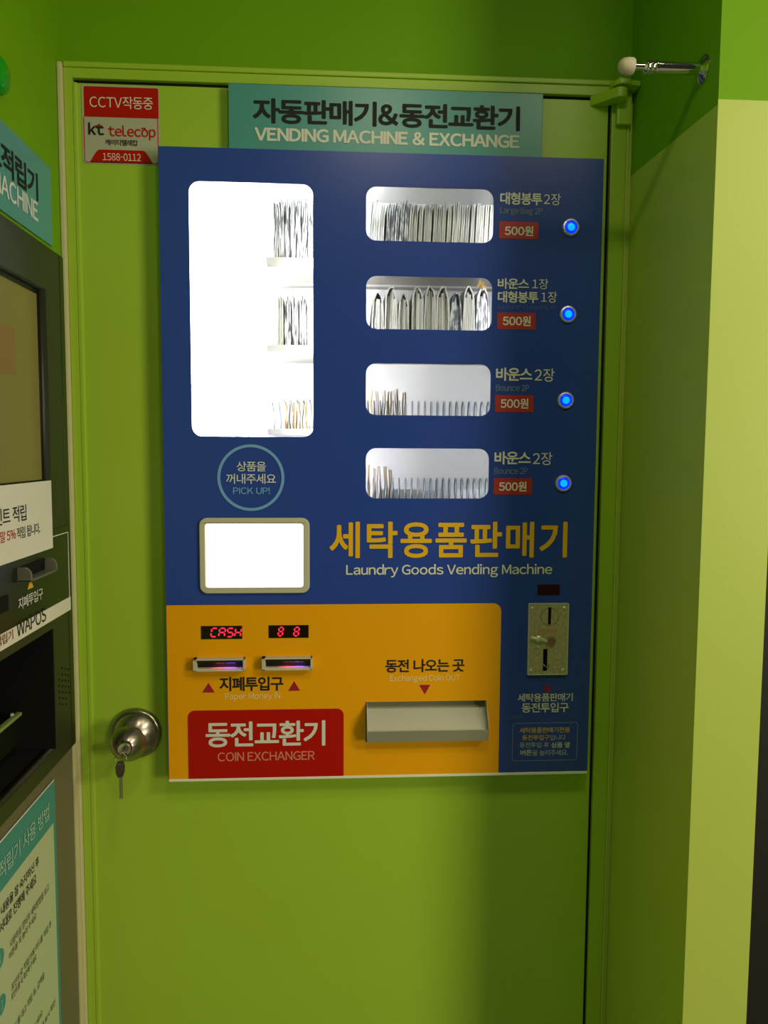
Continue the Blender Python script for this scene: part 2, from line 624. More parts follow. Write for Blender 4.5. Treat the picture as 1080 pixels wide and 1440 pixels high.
# folded edge of the leaf on the lock side
bm = bmesh.new()
add_box(bm, (leafL - .0002, YD - 0.0045, 0.01), (leafL + 0.0075, YD + 0.001, leafT), 0.0022)
done(bm, 'edge_strip', M['door'], door)
# knob
kc = atY(191.5, 1030, YD)
knob = empty('door_knob', loc=kc, parent=door)
lathe('rosette', [(0.0425, 0), (0.0425, .004), (.0405, .0075), (.0385, .0085), (.038, .010), (.0350, .0105), (.0335, .0125), (.0200, .0255), (.0165, .027)], kc, (0, -1, 0), M['steel'], knob, 48)
lathe('knob', [(.0165, .022), (.0165, .031), (.0195, .036), (.0255, .042), (.0285, .048), (.0292, .0505), (.0285, .0525), (.0140, .0695), (.0115, .071), (.0, .0712)], kc, (0, -1, 0), M['steel'], knob, 48)
lathe('lock_cylinder', [(.0098, .0705), (.0098, .0735), (.0088, .0748), (.0070, .0748), (.0066, .0735), (.0, .0735)], kc, (0, -1, 0), M['chrome'], knob, 32)
# top pivot hinge
hinge = empty('pivot_hinge', loc=(0.45, YD, 2.02), parent=door)


def slab(name, pts, z0, z1, m, parent, bev=0.0015):
    bm = bmesh.new()
    lo = [bm.verts.new((x, y + YD, z0)) for x, y in pts]
    hi = [bm.verts.new((x, y + YD, z1)) for x, y in pts]
    bm.faces.new(lo)
    bm.faces.new(hi)
    n = len(pts)
    for i in range(n):
        bm.faces.new((lo[i], lo[(i + 1) % n], hi[(i + 1) % n], hi[i]))
    bmesh.ops.recalc_face_normals(bm, faces=bm.faces)
    if bev:
        bmesh.ops.bevel(bm, geom=list(bm.edges), offset=bev, segments=2, profile=0.6, affect='EDGES')
    return done(bm, name, m, parent)


arc = [(0.4510 + 0.016 * math.cos(math.radians(a)), -0.026 + 0.016 * math.sin(math.radians(a))) for a in range(180, 361, 20)]
slab('upper_plate', [(0.436, -0.0075)] + arc[:-2] + [(0.4785, -0.034), (0.479, -0.0075)], 2.0775, 2.0855, M['door'], hinge)
arc2 = [(0.4475 + 0.0125 * math.cos(math.radians(a)), -0.026 + 0.0125 * math.sin(math.radians(a))) for a in range(215, 401, 20)]
slab('lower_arm', [(0.408, -0.0005)] + arc2 + [(0.436, -0.0005)], 2.0590, 2.0745, M['door'], hinge)
bm = bmesh.new()
add_lathe(bm, [(.004, 0), (.004, .03)], (0.4485, YD - 0.026, 2.062), (0, 0, 1), 16)
done(bm, 'hinge_pin', M['door'], hinge, smooth=False)
box('frame_bracket', (0.4490, YD - 0.0150, 2.0265), (0.4725, YD - 0.0045, 2.0765), M['door'], hinge, bev=0.002)

# ------------------------------------------------------------------ keys in the knob
kl = kc + Vector((0, -0.0745, 0))
bm = bmesh.new()
add_box(bm, (kl.x - .001, kl.y - .006, kl.z - .003), (kl.x + .001, kl.y, kl.z + .003))
b2 = bmesh.new()
add_lathe(bm, [(.0075, -.001), (.0085, 0), (.0075, .001)], (kl.x, kl.y - .013, kl.z - 0.001), (1, 0, 0), 24)
b2.free()
tag(done(bm, 'key', M['keymetal'], smooth=False), 'nickel key standing in the lock of the round door knob', 'key')
rc = Vector((kl.x - 0.001, kl.y - 0.015, kl.z - 0.0085))
bm = bmesh.new()
add_tube(bm, [rc + Vector((0.0085 * math.cos(a), 0.002 * math.sin(a), 0.0085 * math.sin(a))) for a in [2 * math.pi * i / 28 for i in range(28)]], 0.0008, 6, True)
tag(done(bm, 'key_ring', M['keymetal'], smooth=True), 'small wire key ring looped through the key in the knob', 'key ring')
hk = rc + Vector((-0.001, 0.0, -0.008))
hang = empty('key', 'dark second key hanging down from the ring under the knob', 'key', loc=hk + Vector((0, 0, -0.056)))
bm = bmesh.new()
pts = [(-.0035, .004), (.0035, .004), (.0065, -.004), (.006, -.014), (.0035, -.021), (-.0035, -.021), (-.006, -.014), (-.0065, -.004)]
f0 = [bm.verts.new((hk.x + x, hk.y - .0018 + x * .25, hk.z + z)) for x, z in pts]
f1 = [bm.verts.new((hk.x + x, hk.y + .0018 + x * .25, hk.z + z)) for x, z in pts]
bm.faces.new(f0)
bm.faces.new(f1)
for i in range(8):
    bm.faces.new((f0[i], f0[(i + 1) % 8], f1[(i + 1) % 8], f1[i]))
done(bm, 'bow', M['keydark'], hang)
bm = bmesh.new()
for s in (-1, 1):
    add_box(bm, (hk.x + .0005 + s * .0016 - .0011, hk.y - .001, hk.z - .056), (hk.x + .0005 + s * .0016 + .0011, hk.y + .001, hk.z - .0205), 0.0003)
add_box(bm, (hk.x - .001, hk.y - .0004, hk.z - .055), (hk.x + .002, hk.y + .0004, hk.z - .0205))
done(bm, 'blade', M['keymetal'], hang)

# ------------------------------------------------------------------ vending machine
Y0 = -0.05            # front of the printed face
vm = empty('vending_machine', 'large blue and yellow wall vending machine with lit product windows on the green door', 'vending machine', loc=((PX0 + PX1) / 2, 0, PZ0))
win = [pbox(267.5, 256.5, 440.5, 614, Y0), pbox(514.8, 263.7, 694, 340, Y0), pbox(515, 389.2, 692, 463.7, Y0),
       pbox(514.6, 511.5, 690, 584.3, Y0), pbox(514.5, 630.7, 687.5, 701, Y0)]
port = pbox(285, 732, 431, 830, Y0)
tray = pbox(515, 986, 684, 1045.5, Y0)
tray_open = (tray[0] - .0012, tray[1] + .004, tray[2] - .001, tray[3])
RW = 0.0165
wl = [rrect(*w, RW) for w in win]
face_bottom = PZ0 + 0.0045
plate('face_panel', [rrect(PX0, face_bottom, PX1, PZ1, 0.0015, 3)] + wl + [rrect(*port, 0.012), rrect(*tray_open)], Y0, Y0 + 0.003, M['blue'], vm)
# case rim around the body, with its pale folded lip under the print
bm = bmesh.new()
for lo, hi in (((PX0, Y0 + .003, PZ0 + .004), (PX0 + .012, YD - .0003, PZ1)), ((PX1 - .012, Y0 + .003, PZ0 + .004), (PX1, YD - .0003, PZ1)),
               ((PX0 + .012, Y0 + .003, PZ1 - .012), (PX1 - .012, YD - .0003, PZ1)), ((PX0 + .012, Y0 + .003, PZ0 + .004), (PX1 - .012, YD - .0003, PZ0 + .016))):
    add_box(bm, lo, hi)
done(bm, 'case', M['case'], vm)
box('bottom_lip', (PX0 + .0002, Y0 - .0012, PZ0), (PX1 - .0002, YD - .0003, PZ0 + .0045), M['lip'], vm, bev=0.001)

# white lined interior, open to the front
IX0, IX1 = PX0 + .0125, PX1 - .0125
IZ0, IZ1 = atY(350, 846, 0).z, PZ1 - .0125
IY0, IY1 = Y0 + .0035, 0.15
XS = atY(374, 372, -0.014).x            # where the shelves begin
bm = bmesh.new()
t = .003
add_box(bm, (IX0, IY1 - t, IZ0), (IX1, IY1, IZ1))
add_box(bm, (IX0, IY0, IZ0), (IX0 + t, IY1, IZ1))
add_box(bm, (IX1 - t, IY0, IZ0), (IX1, IY1, IZ1))
add_box(bm, (IX0, IY0, IZ1 - t), (IX1, IY1, IZ1))
add_box(bm, (IX0, IY0, IZ0), (IX1, IY1, IZ0 + t))
done(bm, 'liner', M['interior'], vm)
# light box along the delivery chute
box('light_panel', (IX0 + t + .0005, IY1 - t - .008, atY(300, 612, .1).z), (XS - 0.012, IY1 - t - .001, IZ1 - .02), M['light'], vm)
xl0, xl1 = atY(447, 500, Y0).x, atY(461, 500, Y0).x
box('light_strip', (xl0, IY0 + .0006, atY(478, 715, Y0).z), (xl1, IY0 + .0036, IZ1 - .012), M['strip'], vm)
xr0, xr1 = atY(700, 500, Y0).x, atY(716, 500, Y0).x
box('light_strip', (xr0, IY0 + .0006, atY(700, 715, Y0).z), (xr1, IY0 + .0036, IZ1 - .012), M['fillstrip'], vm)  # added, hidden strip that brightens the right ends of the windows
# shelves with their coil drives
SY0 = -0.014
shelf_z = [atY(410, y, SY0).z for y in (362, 485, 603)] + [atY(600, 722, SY0).z]
sh_t = [.0155, .0115, .010, .010]
for i, (z, th) in enumerate(zip(shelf_z, sh_t)):
    bm = bmesh.new()
    add_box(bm, (XS + .0021, SY0 + .0026, z - th), (IX1 - t - .0005, IY1 - t - .0005, z - th + .003))
    add_box(bm, (XS, SY0, z - th), (IX1 - t - .0005, SY0 + .0025, z), 0.0006)
    add_box(bm, (XS, SY0 + .0026, z - th), (XS + .002, IY1 - t - .0005, z - .002))
    done(bm, 'shelf', M['shelf'], vm)
    if i < 2:    # guide rail over the bags
        pass


def coil(xa, xb, y, z, r, pitch):
    bm = bmesh.new()
    n = int((xb - xa) / pitch * 24)
    add_tube(bm, [(xa + (xb - xa) * k / n, y + r * math.sin(2 * math.pi * k / 24), z + r * math.cos(2 * math.pi * k / 24)) for k in range(n + 1)], 0.00135, 6)
    return done(bm, 'coil', M['coil'], vm, smooth=True)


CY = 0.020
PITCH_C = 0.01085
RC = 0.026
top3, top4 = atY(600, 564.5, CY).z, atY(600, 672.5, CY).z
coil(XS + .004, IX1 - .012, CY, top3 - RC, RC, PITCH_C)
coil(XS + .004, IX1 - .012, CY, top4 - RC, RC, PITCH_C)
# rail behind the bags of the second row, and row dividers at the back of rows three and four
zr = atY(600, 394.5, .08).z
box('guide_rail', (XS + .01, .105, zr - .004), (IX1 - t - .001, .12, zr + .002), M['interior'], vm, bev=.001)
zr4 = atY(600, 688, .06).z
box('guide_rail', (XS + .06, .06, zr4 - .02), (IX1 - t - .001, .064, zr4), M['interior'], vm, bev=.001)
for w in win:
    plate('pane', [rrect(w[0] - .006, w[1] - .006, w[2] + .006, w[3] + .006, .004)], Y0 + .0032, Y0 + .0052, M['glass'], vm)

# pick-up port: moulded ivory frame; the flap's own glow stands in for the lit interior
p_out, p_in = pbox(281, 728, 435.5, 833.8, Y0), pbox(289.6, 736.2, 426.4, 825.4, Y0)
me = plate_mesh([rrect(*p_out, 0.0125, 8), rrect(*p_in, 0.0045, 5)], Y0 - .005, Y0 + .001, 'P')
bm = bmesh.new()
bm.from_mesh(me)
es = [e for e in bm.edges if all(abs(v.co.y - (Y0 - .005)) < 1e-5 for v in e.verts) and len(e.link_faces) == 2 and abs(e.link_faces[0].normal.dot(e.link_faces[1].normal)) < .3]
bmesh.ops.bevel(bm, geom=es, offset=.0018, segments=3, profile=.5, affect='EDGES')
pf = done(bm, 'pickup_frame', M['plastic'], vm)
box('pickup_flap', (p_in[0] - .003, Y0 + .0045, p_in[1] - .003), (p_in[2] + .003, Y0 + .0075, p_in[3] + .003), M['portglow'], vm)

# printed yellow field and red field
yl = pbox(234, 850, 704, 1095, Y0)
YP = Y0 - .0004
yr = (PX0 + .0008, face_bottom, atY(703, 960, Y0).x, atY(460, 849.8, Y0).z)
plate('yellow_field', [rrect(*yr, .0135, 6, (0, 0, 1, 0)), rrect(*tray_open)], YP, Y0 + .0001, M['yellow'], vm)
rr = pbox(264.5, 997.7, 483.3, 1095, Y0)
plate('red_field', [rrect(rr[0], face_bottom, rr[2], rr[3], .0115, 6, (0, 0, 1, 1))], YP - .0003, Y0 - .0003, M['red'], vm)
YT = Y0 - .0008
YT2 = Y0 - .0011

T = lambda *a, **k: ptext(*a, parent=vm, Y=k.pop('Y', YT), **k)
# titles
T('세탁용품판매기', 463.3, 733.6, 797.8, 784.5, m='gold_print', bold=.021, adv=.955)
T('Laundry Goods Vending Machine', 486.7, 793.2, 776.4, 812, m='white_print', bold=.013)
# product rows
rows = [
    (((('대형봉투', 703.4, 270.6, 762.5, 288.2, .024), ('2장', 764.8, 272, 788.6, 288.4, .0)), ('Large Bag 2P', 703.4, 292, 763, 303.2, 'grey_print')), (701.7, 312.2, 757, 335.9), (709.8, 317.6, 750, 331.6), (802.3, 320.2)),
    (((('바운스', 700, 391.4, 744, 406.4, .022), ('1장', 748.5, 392, 771, 406.6, .0), ('대형봉투', 700, 409.5, 757, 425.9, .022), ('1장', 761, 410, 783.3, 425.6, .0)), ('Bounce 1P + Large Bag 1P', 700, 429, 781, 436.3, 'faint_print')), (699.2, 439.6, 753, 463.4), (707, 444.2, 746.4, 458.3), (798.4, 442.3)),
    (((('바운스', 697.5, 517, 748.5, 535.8, .024), ('2장', 752, 518, 779.8, 536.6, .0)), ('Bounce 2P', 697.5, 541, 744, 549.9, 'grey_print')), (696, 555.8, 750, 579.6), (704, 560.2, 743, 574.4), (795, 563)),
    (((('바운스', 695.3, 634.8, 746.4, 653.2, .024), ('2장', 749.4, 635.8, 776.6, 654, .0)), ('Bounce 2P', 695.2, 657.7, 742, 666.6, 'grey_print')), (694, 672.5, 748, 695.4), (701.7, 677, 740.4, 691), (791.8, 679.5)),
]
for (big, small), tg, tt, bt in rows:
    for s, x0, y0, x1, y1, b in big:
        T(s, x0, y0, x1, y1, m='white_print', bold=b)
    T(small[0], *small[1:5], m=small[5])
    tag_o = plate('price_tag', [rrect(*pbox(*tg, Y0), .0018, 3)], YT, Y0, M['red2'], vm)
    ptext('500원', *tt, m='white_print', parent=tag_o, Y=YT2, bold=.022)
    c = atY(*bt, Y0)
    btn = empty('button', loc=c, parent=vm)
    lathe('ring', [(.0135, 0), (.0138, .002), (.0128, .0042), (.0108, .0048), (.0100, .0038), (.0098, .001)], c, (0, -1, 0), M['ring'], btn, 40)
    lathe('lens', [(.0099, .0008), (.0097, .0032), (.0080, .0042), (.0065, .0045), (.0, .0045)], c, (0, -1, 0), M['ledblue'], btn, 40)
    lathe('lamp_core', [(.0060, .0044), (.0055, .0052), (.0030, .0058), (.0, .0060)], c, (0, -1, 0), M['ledcyan'], btn, 32)
# pick up emblem
c = atY(352.9, 671.8, Y0)
ro = 46.3 * 1.2436 / FPX
plate('pickup_emblem', [circ(c.x, c.z, ro, 64), circ(c.x, c.z, ro * .915, 64)], YT, Y0, M['skyblue_print'], vm)
T('상품을', 332.6, 649, 374, 662.8, m='white_print', bold=.006)
T('꺼내주세요', 318, 666.2, 388, 680.4, m='white_print', bold=.006)
T('PICK UP!', 327.7, 685.4, 379.5, 694.9, m='skyblue_print', bold=.012)


# coin exchanger section
def seg_digit(bm, ch, x0, x1, z0, z1, Y, th, slant):
    segs = {'A': 'abcefg', 'C': 'adef', 'H': 'bcefg', 'S': 'acdfg', '8': 'abcdefg'}[ch]
    zm = (z0 + z1) / 2
    P = {'a': (x0, z1, x1, z1), 'd': (x0, z0, x1, z0), 'g': (x0, zm, x1, zm), 'f': (x0, z1, x0, zm), 'e': (x0, zm, x0, z0), 'b': (x1, z1, x1, zm), 'c': (x1, zm, x1, z0)}
    for s in segs:
        ax, az, bx, bz = P[s]
        ax += (az - z0) * slant
        bx += (bz - z0) * slant
        d = Vector((bx - ax, 0, bz - az))
        L = d.length
        d.normalize()
        n = Vector((-d.z, 0, d.x))
        a, b = Vector((ax, Y, az)) + d * th * .35, Vector((bx, Y, bz)) - d * th * .35
        h = th / 2
        lo = [a, a + d * h + n * h, b - d * h + n * h, b, b - d * h - n * h, a + d * h - n * h]
        v0 = [bm.verts.new(p) for p in lo]
        v1 = [bm.verts.new(p + Vector((0, -.0003, 0))) for p in lo]
        bm.faces.new(v0)
        bm.faces.new(v1)
        for i in range(6):
            bm.faces.new((v0[i], v0[(i + 1) % 6], v1[(i + 1) % 6], v1[i]))


for bx, chars in (((283, 880, 340.7, 898.4), [('C', 297, 305), ('A', 308, 316), ('S', 319.5, 327.5), ('H', 330.4, 338.4)]), ((378, 879, 434, 896.8), [('8', 391.5, 397.5), ('8', 413.5, 419.8)])):
    u0, v0, u1, v1 = pbox(*bx, Y0)
    d = box('led_display', (u0, Y0 - .0012, v0), (u1, Y0 + .0005, v1), M['dispblack'], vm)
    for ch, xa, xb in chars:
        yc = (bx[1] + bx[3]) / 2
        bm = bmesh.new()
        seg_digit(bm, ch, atY(xa - .6, yc, Y0).x, atY(xb - .6, yc, Y0).x, atY(xa, yc + 5.9, Y0).z, atY(xa, yc - 5.9, Y0).z, Y0 - .0013, .0023, .17)
        done(bm, 'digit', M['ledred'], d)
for bx in ((271.4, 926.7, 344.3, 944), (368, 925, 439.2, 942.4)):
    u0, v0, u1, v1 = pbox(*bx, Y0 - .012)
    slot = empty('bill_slot', loc=((u0 + u1) / 2, Y0, v0), parent=vm)
    ft = .0022
    bm = bmesh.new()
    yf = Y0 - .014
    add_box(bm, (u0, yf, v0), (u1, Y0, v0 + ft), .0006)
    add_box(bm, (u0, yf, v1 - ft), (u1, Y0, v1), .0006)
    add_box(bm, (u0, yf, v0), (u0 + .006, Y0, v1), .0006)
    add_box(bm, (u1 - .003, yf, v0), (u1, Y0, v1), .0006)
    add_box(bm, (u0 + .005, Y0 - .012, v0 + ft), (u1 - .002, Y0, v0 + ft + .0022))
    done(bm, 'bezel', M['plastic'], slot)
    box('mouth', (u0 + .005, Y0 - .0035, v0 + ft + .0022), (u1 - .002, Y0 - .0005, v1 - ft), M['slotdark'], slot)
    box('slot_roof', (u0 + .006, Y0 - .0128, v1 - ft - .0042), (u1 - .003, Y0 - .0035, v1 - ft - .0002), M['slotdark'], slot)
    um = u0 + (u1 - u0) * .62
    zl_ = v1 - ft - .0046
    box('lamp_red', (um - .016, Y0 - .0115, zl_), (um - .001, Y0 - .0055, zl_ + .0004), M['glowred'], slot)
    box('lamp_violet', (um + .001, Y0 - .0115, zl_), (um + .016, Y0 - .0055, zl_ + .0004), M['glowviolet'], slot)


def tri(name, cx, ytop, ybot, hw, up, m, parent, Yf):
    a, b = atY(cx, ytop, Y0), atY(cx, ybot, Y0)
    h = hw * 1.2436 / FPX
    pts = [(b.x - h, b.z), (b.x + h, b.z), (a.x, a.z)] if up else [(a.x - h, a.z), (b.x, b.z), (a.x + h, a.z)]
    return plate(name, [pts], Yf, Y0, M[m], parent)


tri('arrow', 293.3, 960, 973.6, 8.6, True, 'redtri', vm, YT)
tri('arrow', 413.7, 957.6, 971.2, 8.4, True, 'redtri', vm, YT)
tri('arrow', 597.3, 963, 976.2, 8.0, False, 'redtri', vm, YT)
tri('arrow', 769.6, 961.5, 971.5, 6.5, True, 'redtri', vm, YT)
T('지폐투입구', 308.7, 951.6, 398.5, 971.6, m='black_print', bold=.024)
T('Paper Money IN', 316, 974.6, 393.7, 985.6, m='paleyellow_print', bold=.006)
T('동전교환기', 289, 1014, 457.5, 1049.8, m='white_print', bold=.02, Y=YT2)
T('COIN EXCHANGER', 306, 1057, 442.6, 1069.6, m='salmon_print', bold=.010, Y=YT2)
T('동전 나오는 곳', 542, 926.8, 653.3, 945.2, m='black_print', bold=.022)
T('Exchanged Coin OUT', 548, 948.6, 646.7, 960, m='paleyellow_print', bold=.004)

# coin tray
ct = empty('coin_tray', loc=((tray[0] + tray[2]) / 2, Y0, tray[1]), parent=vm)
zt, zb = tray[3], tray[1]
yo = Y0 - .026
zl = atY(600, 1028, yo).z
zbo = atY(600, 1045.5, yo).z
xa, xb = tray[0] + .0015, tray[2] - .0015
prof = [(Y0 + .024, zt - .001), (yo + .010, zbo), (yo, zl), (yo + .0014, zl), (yo + .0112, zbo + .0016), (Y0 + .0228, zt - .001)]
prof = [(Y0 + .024, zt - .001), (Y0 + .010, zbo), (yo + .008, zbo), (yo, zl), (yo + .0014, zl), (yo + .0094, zbo + .004), (Y0 + .004, zbo + .006), (Y0 + .0228, zt - .001)]
prof = prof[:5] + [(yo + .006, zl - .006), (Y0 + .0228, zt - .001)]
bm = bmesh.new()
l0 = [bm.verts.new((xa, y, z)) for y, z in prof]
l1 = [bm.verts.new((xb, y, z)) for y, z in prof]
bm.faces.new(l0)
bm.faces.new(l1)
for i in range(len(prof)):
    j = (i + 1) % len(prof)
    bm.faces.new((l0[i], l0[j], l1[j], l1[i]))
done(bm, 'tray_body', M['tray_metal'], ct)
side = [(Y0 + .022, zt - .001), (Y0 + .022, zbo + .008), (Y0 + .010, zbo), (yo + .008, zbo), (yo, zl), (yo + .003, zl + .012), (Y0 - .012, zt - .016), (Y0 - .003, zt - .003), (Y0, zt - .001)]
for x0, x1 in ((xa - .0012, xa), (xb, xb + .0012)):
    me = plate_mesh([[(y, z) for y, z in side]], x0, x1, 'L')
    link('side_wall', me, M['tray_metal'], ct)
box('tray_roof', (xa, Y0 + .0032, zt - .0012), (xb, Y0 + .022, zt), M['tray_metal'], ct)

# small display and coin acceptor
u0, v0, u1, v1 = pbox(756, 822, 787, 836.4, Y0)
plate('status_window', [rrect(u0, v0, u1, v1, .0014, 3)], Y0 - .001, Y0, M['dispmaroon'], vm)
u0, v0, u1, v1 = pbox(742.6, 848.4, 799, 949, Y0 - .004)
ca = empty('coin_acceptor', loc=((u0 + u1) / 2, Y0, v0), parent=vm)
YC = Y0 - .0045
s1 = pbox(770.8, 854, 775.5, 878.9, YC)
s2 = pbox(763.6, 912.5, 770, 944, YC)
plate('face_plate', [rrect(u0 + .0012, v0 + .0012, u1 - .0012, v1 - .0012, .001, 2), rrect(*s1), rrect(*s2)], YC, Y0 - .0005, M['coinplate'], ca)
plate('rim', [rrect(u0, v0, u1, v1, .0015, 2), rrect(u0 + .0013, v0 + .0013, u1 - .0013, v1 - .0013, .0008, 2)], YC - .0006, Y0, M['coinedge'], ca)
box('slot_cavity', (s2[0] - .004, Y0 - .0005, s2[1] - .003), (s1[2] + .004, Y0, s1[3] + .003), M['cavity'], ca)
cc = atY(773, 867.3, YC)
plate('slot_ring', [circ(cc.x, cc.z, .0152), circ(cc.x, cc.z, .0146)], YC - .0003, YC, M['steel'], ca)
lb = pbox(755, 883.3, 785, 890.6, YC)
lbl = plate('coin_label', [rrect(*lb)], YC - .0003, YC, mat('tan_label', (.50, .30, .14), .5), ca)
plate('label_border', [rrect(*lb), rrect(lb[0] + .0006, lb[1] + .0006, lb[2] - .0006, lb[3] - .0006)], YC - .0006, YC - .0003, M['coinedge'], ca)
lk = atY(774.6, 901, YC)
lev = empty('lever', loc=lk, parent=ca)
lathe('lever_knob', [(.0075, 0), (.0075, .004), (.0066, .0052), (.0, .0054)], lk, (0, -1, 0), mat('copper_brass', (.48, .30, .18), .4, metal=.8), lev, 28)
bm = bmesh.new()
la = atY(748.5, 897, YC - .004)
add_tube(bm, [lk + Vector((-.005, -.002, 0)), lk + Vector((-.010, -.003, .0005)), lk + Vector((-.0165, -.004, .0035)), lk + Vector((-.024, -.004, .0045)), Vector(la)], .0026, 8)
add_lathe(bm, [(.0048, -.002), (.0056, 0), (.0048, .002)], lk + Vector((-.0215, -.004, .0045)), (0, -1, 0), 16)
add_lathe(bm, [(.0022, -.001), (.0028, 0), (.0022, .001)], la, (0, -1, 0), 14)
done(bm, 'lever_arm', M['coinedge'], lev, smooth=True)
lathe('peg', [(.0018, 0), (.0016, .0025), (.0, .003)], atY(756.3, 909.3, YC), (0, -1, 0), M['coinedge'], ca, 14)
hc = atY(768, 937, YC)
bm = bmesh.new()
add_tube(bm, [hc + Vector((-.0065, -.0005, .0060)), hc + Vector((-.003, -.002, .0015)), hc + Vector((.0, -.003, -.0010)), hc + Vector((.003, -.003, .0010)), hc + Vector((.0035, -.002, -.0030))], .0009, 7)
add_tube(bm, [hc + Vector((.0025, -.0005, .0085)), hc + Vector((.0035, -.002, .0045)), hc + Vector((.0055, -.001, .0015))], .0009, 7)
done(bm, 'coin_catch', M['chrome'], ca, smooth=True)
for sx, sy in ((748.8, 854.8), (793.6, 855), (746.8, 942.5), (791.4, 942)):
    lathe('screw', [(.0026, 0), (.0024, .0012), (.0014, .002), (.0, .0022)], atY(sx, sy, YC), (0, -1, 0), M['coinedge'], ca, 16)
T('세탁용품판매기', 728, 975, 805.3, 986.4, m='white_print', bold=.010)
T('동전투입구', 733.5, 988.2, 799.9, 1001.8, m='white_print', bold=.014)
T('Coin IN', 713, 1004.6, 736, 1011.2, m='faint_print')
M['silver_print'] = mat('silver_print', (.50, .56, .64), .5)
# dotted notice
u0, v0, u1, v1 = pbox(720.6, 1016.4, 811.5, 1069, Y0)
loop = rrect(u0, v0, u1, v1, .005, 5)
pts = []
acc = 0
step = .0016
for i in range(len(loop)):
    a, b = Vector(loop[i]), Vector(loop[(i + 1) % len(loop)])
    L = (b - a).length
    while acc < L:
        pts.append(a + (b - a) * (acc / L))
        acc += step
    acc -= L
bm = bmesh.new()
for p in pts:
    h = .0004
    bm.faces.new([bm.verts.new((p.x + dx, YT, p.y + dz)) for dx, dz in ((-h, -h), (h, -h), (h, h), (-h, h))])
done(bm, 'dotted_border', M['silver_print'], vm, recalc=False)
G = 'golden_small'
M[G] = mat('amber_print', (.95, .62, .05), .5)
T('세탁용품판매기전용', 731, 1022.8, 801.7, 1030.6, m=G)
T('동전투입구', 734.3, 1033.4, 772.8, 1040.8, m=G)
T('입니다', 773.6, 1033.4, 795.6, 1040.8, m='silver_print')
T('동전투입 후', 730.7, 1043.8, 772, 1051.2, m='silver_print')
T('상품 옆', 775, 1043.6, 801, 1051.4, m='white_print', bold=.004)
T('버튼', 732, 1054.3, 748, 1062.4, m='white_print', bold=.004)
T('을 눌러주세요.', 748.6, 1054.3, 798.7, 1062.4, m='silver_print')


# ------------------------------------------------------------------ goods inside the machine
def bag_mesh(w, d, h, plies, lean, seed, slit=True):
    """folded plastic bag: nested folded plies with a rounded top fold, creased sides"""
    rnd = random.Random(seed)
    bm = bmesh.new()
    pw = w / plies
    for p in range(plies):
        cx = -w / 2 + pw * (p + .5)
        hh = h * (1 - abs(cx) / w * rnd.uniform(.05, .22) - rnd.uniform(0, .03))
        tw = pw * rnd.uniform(.80, 1.0)
        ny, nz = 5, 7
        grid = {}
        for s in (-1, 1):
            for iy in range(ny):
                for iz in range(nz):
                    y = (iy / (ny - 1) - .5) * d
                    z = iz / (nz - 1) * hh
                    wob = rnd.uniform(-.12, .12) * pw
                    k = iz / (nz - 1)
                    half = tw / 2 * (1 - .35 * k ** 3)
                    grid[s, iy, iz] = bm.verts.new((cx + s * half + wob * .5 + lean * z, y + rnd.uniform(-.0006, .0006), z))
        tops = [bm.verts.new((cx + lean * hh, (iy / (ny - 1) - .5) * d, hh + tw * .55)) for iy in range(ny)]
        for iy in range(ny - 1):
            for iz in range(nz - 1):
                bm.faces.new((grid[1, iy, iz], grid[1, iy + 1, iz], grid[1, iy + 1, iz + 1], grid[1, iy, iz + 1]))
                bm.faces.new((grid[-1, iy, iz], grid[-1, iy, iz + 1], grid[-1, iy + 1, iz + 1], grid[-1, iy + 1, iz]))
            for s in (-1, 1):
                bm.faces.new((grid[s, iy, nz - 1], grid[s, iy + 1, nz - 1], tops[iy + 1], tops[iy]))
            bm.faces.new((grid[-1, iy, 0], grid[-1, iy + 1, 0], grid[1, iy + 1, 0], grid[1, iy, 0]))
        for iy in (0, ny - 1):
            for iz in range(nz - 1):
                bm.faces.new((grid[-1, iy, iz], grid[1, iy, iz], grid[1, iy, iz + 1], grid[-1, iy, iz + 1]))
            bm.faces.new((grid[-1, iy, nz - 1], grid[1, iy, nz - 1], tops[iy]))
    bmesh.ops.recalc_face_normals(bm, faces=bm.faces)
    me = bpy.data.meshes.new('bag')
    bm.to_mesh(me)
    bm.free()
    return me


